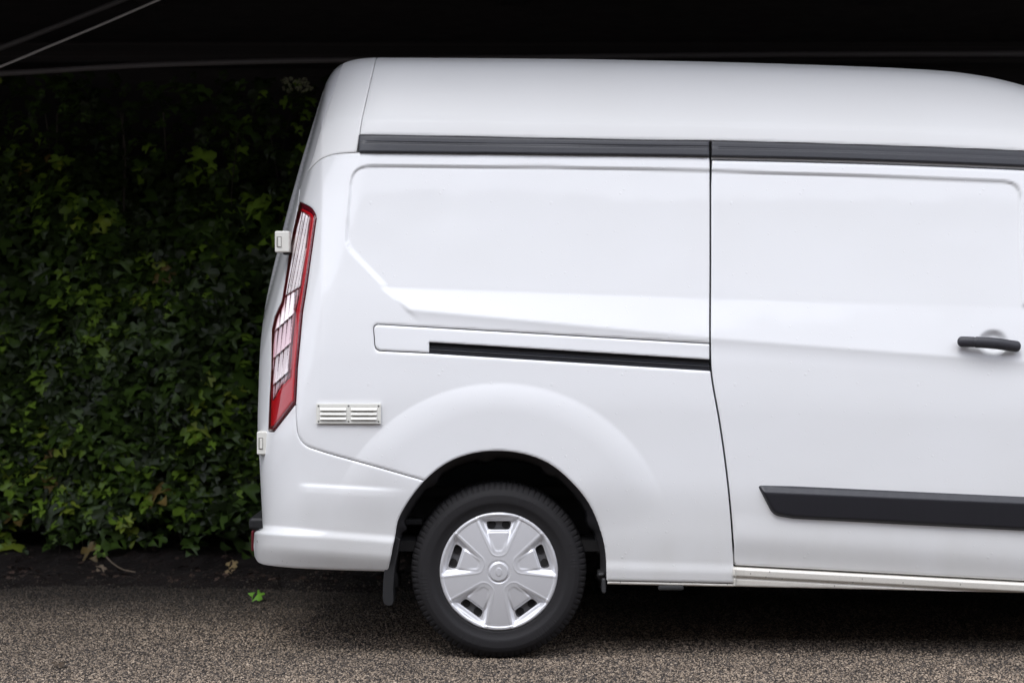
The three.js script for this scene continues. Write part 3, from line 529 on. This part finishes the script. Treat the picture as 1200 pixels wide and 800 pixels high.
// earth verge along the foot of the wall
{
  const g = new THREE.PlaneGeometry(14, 1.5, 420, 60).rotateX(-Math.PI / 2), p = g.attributes.position, uv = g.attributes.uv;
  for (let i = 0; i < p.count; i++) {
    const x = p.getX(i), z = p.getZ(i) - 2.45;
    p.setXYZ(i, x, soilY(x, z), z); uv.setXY(i, x, z);
  }
  g.computeVertexNormals();
  const t = texture(512, (i, j) => { const v = 0.45 + 0.4 * noise(i / 9, j / 9, 70) * noise(i / 40, j / 40, 71) + 0.25 * hash(i, j, 72); return [v, v * 0.86, v * 0.74]; }, true, 1.5);
  const soil = add('soil', g, std([0.03, 0.023, 0.021], 0.9, { map: t, bumpMap: t, bumpScale: 0.008 })); soil.userData.kind = 'structure'; soil.userData.label = 'dark earth verge at the foot of the ivy';
}
// ---------------------------------------------------------------- wall and overhanging roof
{
  const wall = group('retaining_wall', new THREE.Vector3(0, 0, -3.0)); tag(wall, 'dark stained concrete wall behind the ivy', 'wall');
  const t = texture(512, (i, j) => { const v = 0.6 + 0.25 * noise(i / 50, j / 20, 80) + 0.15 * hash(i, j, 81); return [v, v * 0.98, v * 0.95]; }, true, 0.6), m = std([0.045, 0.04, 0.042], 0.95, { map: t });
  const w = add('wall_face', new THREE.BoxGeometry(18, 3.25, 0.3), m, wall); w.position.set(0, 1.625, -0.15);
  const c = add('coping', new RoundedBoxGeometry(18, 0.12, 0.42, 2, 0.02), m, wall); c.position.set(0, 2.80, 0.02);
  const roof = group('canopy_roof', new THREE.Vector3(0, 3.15, 0)); tag(roof, 'dark flat roof overhanging the van and the ivy wall', 'roof');
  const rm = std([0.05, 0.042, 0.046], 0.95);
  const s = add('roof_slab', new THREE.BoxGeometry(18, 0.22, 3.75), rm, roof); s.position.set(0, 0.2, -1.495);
  for (let i = 0; i < 9; i++) { const b = add('roof_beam', new RoundedBoxGeometry(0.14, 0.16, 3.3, 2, 0.01), rm, roof); b.position.set(-8 + i * 2, 0.02, -1.6); }
}
// unseen brick block, added behind the viewer to close off the low sky
{
  const b = group('added_building', new THREE.Vector3(0, 0, 19)); tag(b, 'unseen long brick block added behind the viewer to close off low sky', 'added_building');
  const w = add('wall', new THREE.BoxGeometry(64, 10.2, 9), std([0.16, 0.13, 0.115], 0.9), b); w.position.set(0, 5.1, 4.5);
  const r = add('roof', new THREE.BoxGeometry(65, 0.35, 10), std([0.08, 0.075, 0.075], 0.9), b); r.position.set(0, 10.37, 4.4);
  const fg = new THREE.BoxGeometry(1.5, 1.7, 0.14), pg = new THREE.BoxGeometry(1.3, 1.5, 0.05), fm = std([0.4, 0.4, 0.4], 0.6), pm = std([0.03, 0.035, 0.04], 0.08);
  for (let i = -8; i <= 8; i++) for (const y of [2.2, 5.4, 8.5]) { const f = add('window', fg, fm, b); f.position.set(i * 3.6, y, 0); const p = add('pane', pg, pm, f); p.position.z = -0.06; }
}
// pipe along the wall, and two cables slung down from the roof
function line(name, pts, r, mat) { const c = new THREE.CatmullRomCurve3(pts.map((q) => place(...q))); return add(name, new THREE.TubeGeometry(c, 60, r, 10), mat); }
tag(line('wall_pipe', [[-700, 118, -2.45], [-300, 99, -2.45], [0, 86, -2.45], [150, 77, -2.45], [300, 72, -2.45], [420, 70, -2.45], [900, 64, -2.45], [1500, 62, -2.45]], 0.015, std([0.14, 0.13, 0.13], 0.7)), 'grey pipe running level across the dark wall above the ivy', 'pipe');
tag(line('cable', [[-1000, 470, -2.95], [-700, 345, -2.4], [-420, 240, -2.0], [-200, 157, -1.9], [0, 78, -1.9], [60, 53, -1.9], [120, 28, -1.9], [187, -1, -1.9], [260, -32, -1.9], [340, -66, -1.9], [440, -110, -1.9]], 0.006, std([0.6, 0.58, 0.57], 0.6)), 'thin pale cable slanting up to the roof, in front of the other cable', 'cable');
tag(line('cable', [[-900, 400, -2.98], [-700, 310, -2.6], [-420, 205, -2.5], [-200, 126, -2.5], [0, 56, -2.5], [70, 29, -2.5], [145, -1, -2.5], [230, -34, -2.5], [330, -75, -2.5], [400, -105, -2.5]], 0.014, std([0.12, 0.115, 0.115], 0.7)), 'thick dim cable slanting up to the roof behind the pale one', 'cable');

// ---------------------------------------------------------------- ivy
function leafShape(v) {
  const half = [[0, 0.04], [0.2, -0.13], [0.44, -0.04], [0.5, 0.1], [0.37, 0.27], [0.6, 0.46], [0.55, 0.55], [0.28, 0.62], [0.12, 0.86], [0, 1.02]];
  const pts = [...half, ...half.slice(1, -1).reverse().map(([x, y]) => [-x, y])], mid = [[0, 0.3], [0, 0.62]], pos = [], col = [], idx = [];
  const put = (x, y, c) => { const j = 1 + 0.14 * (hash(Math.round(x * 90), Math.round(y * 90), v) - 0.5); pos.push(x * j * [1, 1.12, 0.88][v], y * j - 0.35, -0.16 * Math.abs(x) * [1, 0.3, 1.6][v] - 0.14 * (y - 0.4) ** 2 + 0.05 * Math.sin(9 * x + 7 * y + v)); col.push(c, c * 0.99, c * 0.9); };
  pts.forEach(([x, y]) => put(x, y, 0.92)); mid.forEach(([x, y]) => put(x, y, 1.35));
  const n = pts.length; for (let i = 0; i < n; i++) { const j = (i + 1) % n, m = (pts[i][1] + pts[j][1]) / 2 > 0.58 ? n + 1 : n; idx.push(i, j, m); }
  for (const i of [4, 5, 6, 7, 11, 12, 13]) void i;
  const g = new THREE.BufferGeometry(); g.setAttribute('position', new THREE.Float32BufferAttribute(pos, 3)); g.setAttribute('color', new THREE.Float32BufferAttribute(col, 3)); g.setIndex(idx); g.computeVertexNormals(); return g;
}
const leafShapes = [0, 1, 2].map(leafShape);
const ivy = group('ivy', new THREE.Vector3(0, 0, 0)); tag(ivy, 'dense dark green ivy covering the wall behind the van', 'ivy');
{
  const leafMat = std([1, 1, 1], 0.34, { vertexColors: true, transmission: 0.25, specularIntensity: 0.5, side: THREE.DoubleSide });
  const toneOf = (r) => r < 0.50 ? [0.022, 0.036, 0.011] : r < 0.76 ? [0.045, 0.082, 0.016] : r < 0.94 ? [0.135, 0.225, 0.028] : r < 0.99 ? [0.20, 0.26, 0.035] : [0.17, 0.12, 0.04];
  const leaves = [], E = new THREE.Euler(), Q = new THREE.Quaternion();
  const face = (x, y) => -2.66 + 0.30 * fbm(x * 1.1 + 5, y * 1.1, 90) + 0.10 * noise(x * 4, y * 4, 93) - 0.12 * ss(1.7, 2.6, y) - 0.10 * (1 - ss(0.1, 0.35, y));
  for (let i = 0; i < 20500; i++) {
    const x = rr(-6.4, 1.2), y = 0.1 + 2.55 * rnd();
    const dens = (y < 0.18 + 0.12 * noise(x * 5, 1, 95) ? 0.25 : 1) * (1 - 0.62 * ss(1.7 + 0.6 * (noise(x * 1.5, 3, 96) - 0.5), 2.5, y));
    if (rnd() > dens) continue;
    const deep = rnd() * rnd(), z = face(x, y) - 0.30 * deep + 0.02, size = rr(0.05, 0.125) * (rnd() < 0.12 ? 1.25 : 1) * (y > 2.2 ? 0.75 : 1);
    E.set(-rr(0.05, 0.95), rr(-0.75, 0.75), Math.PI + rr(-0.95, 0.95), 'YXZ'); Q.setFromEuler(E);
    const patch = noise(x * 3.2, y * 3.2, 98), ageAndShade = clamp(rnd() * 0.75 + 0.42 * (patch - 0.5) + 0.13 - 0.3 * deep), t = toneOf(ageAndShade), b = rr(0.75, 1.3);  // deeper leaves get darker tones: shade of overlapping leaves painted into the colour
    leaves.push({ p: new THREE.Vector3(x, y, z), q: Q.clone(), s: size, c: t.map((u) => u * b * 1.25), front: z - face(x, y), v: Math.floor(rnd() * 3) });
  }
  for (let i = 0; i < 34; i++) {                                   // a sprig of small, paler leaves near the van's roof
    const c = place(346 + rr(-16, 20), 100 + rr(-9, 8), -2.2); E.set(-0.6, rr(-1, 1), Math.PI + rr(-1.5, 1.5), 'YXZ');
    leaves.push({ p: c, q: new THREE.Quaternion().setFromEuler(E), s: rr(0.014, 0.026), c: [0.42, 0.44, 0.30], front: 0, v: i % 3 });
  }
  const seen = (l) => { const k = (D - l.p.z) * S / D, px = CX + l.p.x / k, py = YH - (l.p.y - EYE) / k; return px > -8 && px < leftX(clamp(py, 20, 720)) + 6 && py > 170 && py < 660; };
  const order = leaves.map((l, i) => [i, seen(l) ? (l.front + 0.25 * l.s / 0.09 * 0.3 + 0.02 * l.c[1] / 0.1) : -9]).sort((a, b) => b[1] - a[1]), own = new Set(order.slice(0, 300).map((o) => o[0]));
  const mats = new Map();
  for (const i of own) {
    const l = leaves[i], key = l.c.map((c) => Math.round(c * 60)).join(); let m = mats.get(key);
    if (!m) { m = leafMat.clone(); m.color.setRGB(...l.c); mats.set(key, m); }
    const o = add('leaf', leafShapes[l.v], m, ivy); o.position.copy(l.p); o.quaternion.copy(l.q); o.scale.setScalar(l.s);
  }
  const rest = leaves.filter((_, i) => !own.has(i)), M4 = new THREE.Matrix4(), C = new THREE.Color(), Sc = new THREE.Vector3();
  for (let v = 0; v < 3; v++) {
    const set = rest.filter((l) => l.v === v), im = new THREE.InstancedMesh(leafShapes[v], leafMat, set.length); im.name = 'foliage'; im.userData.kind = 'stuff'; im.castShadow = im.receiveShadow = true;
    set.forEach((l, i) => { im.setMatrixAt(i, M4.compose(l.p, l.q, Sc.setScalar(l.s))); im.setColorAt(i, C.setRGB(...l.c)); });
    ivy.add(im);
  }
  const bark = std([0.055, 0.045, 0.036], 0.85);
  for (let k = 0; k < 22; k++) {
    const x = k < 8 ? [-2.3, -2.12, -1.95, -1.75, -1.5, -1.3, -1.15, -2.45][k] : rr(-4.4, 1.1), pts = []; let u = x;
    const top = 2.62; for (let y = 0.02; y < top; y += 0.22) { u += rr(-0.045, 0.045); pts.push(new THREE.Vector3(u, y, face(u, y) - rr(0.06, 0.2) + (y > 1.9 ? 0.1 : 0))); }
    add('stem', new THREE.TubeGeometry(new THREE.CatmullRomCurve3(pts), 36, rr(0.002, 0.005), 6), bark, ivy);
  }
}
// ---------------------------------------------------------------- fallen leaves and twigs
{
  const fallen = (px, py, z, size, color, tilt, turn, label, v = 0) => {
    const m = std(color, 0.45, { vertexColors: true }), p = place(px, py, z), o = add('fallen_leaf', leafShapes[v], m); o.position.set(p.x, 0, p.z); o.position.y = size * 0.3 * Math.abs(Math.sin(tilt)) + (z < -1.9 ? 0.07 : 0.022);
    o.rotation.set(-Math.PI / 2 + tilt, 0, turn, 'YXZ'); o.scale.setScalar(size); return tag(o, label, 'leaf');
  };
  const zOn = (py, y = 0) => D - (EYE - y) / ((py - YH) * S) * D;
  fallen(301, 704, zOn(705), 0.07, [0.15, 0.34, 0.04], 0.55, 1.3, 'bright green leaf lying on the gravel left of the rear wheel');
  fallen(272, 655, -2.3, 0.06, [0.4, 0.3, 0.16], 0.5, 1.5, 'pale tan fallen leaf on the earth just under the ivy beside the bumper', 1);
  fallen(268, 668, -2.1, 0.05, [0.34, 0.25, 0.15], 0.3, -1.2, 'small tan fallen leaf nearer the road edge beside the bumper', 2);
  fallen(118, 667, -2.15, 0.05, [0.22, 0.17, 0.13], 0.6, 2.4, 'brown fallen leaf on the dark earth below the ivy', 1);
  fallen(69, 783, zOn(783), 0.055, [0.06, 0.045, 0.035], 0.12, 1.4, 'dark wet leaf flat on the road at lower left', 2);
  const tw = new THREE.TubeGeometry(new THREE.CatmullRomCurve3([[124, 652, -2.4], [132, 660, -2.3], [146, 668, -2.18], [158, 670, -2.14]].map(([x, y, z]) => place(x, y, z))), 16, 0.004, 6);
  tag(add('twig', tw, std([0.22, 0.17, 0.12], 0.8)), 'thin bent twig on the earth under the ivy', 'twig');
  // crumbs of litter that nobody could count
  const g = leafShapes[1], n = 700, im = new THREE.InstancedMesh(g, std([1, 1, 1], 0.8), n), M4 = new THREE.Matrix4(), Q = new THREE.Quaternion(), C = new THREE.Color(); im.name = 'leaf_litter';
  for (let i = 0; i < n; i++) { const z = -1.8 - 0.85 * rnd(), s = rr(0.008, 0.03); Q.setFromEuler(new THREE.Euler(-1.57 + rr(-0.6, 0.6), rr(-0.4, 0.4), rr(0, 6))); im.setMatrixAt(i, M4.compose(new THREE.Vector3(rr(-4, 1), 0.06 + 0.1 * ss(-2.3, -2.9, z), z), Q, new THREE.Vector3(s, s, s))); const b = rr(0.3, 1.2); im.setColorAt(i, C.setRGB(0.10 * b, 0.062 * b, 0.045 * b)); }
  scene.add(im); tag(im, 'brown crumbs of dead leaves scattered over the earth verge', 'leaf litter', null, 'stuff');
}
renderer.render(scene, camera);
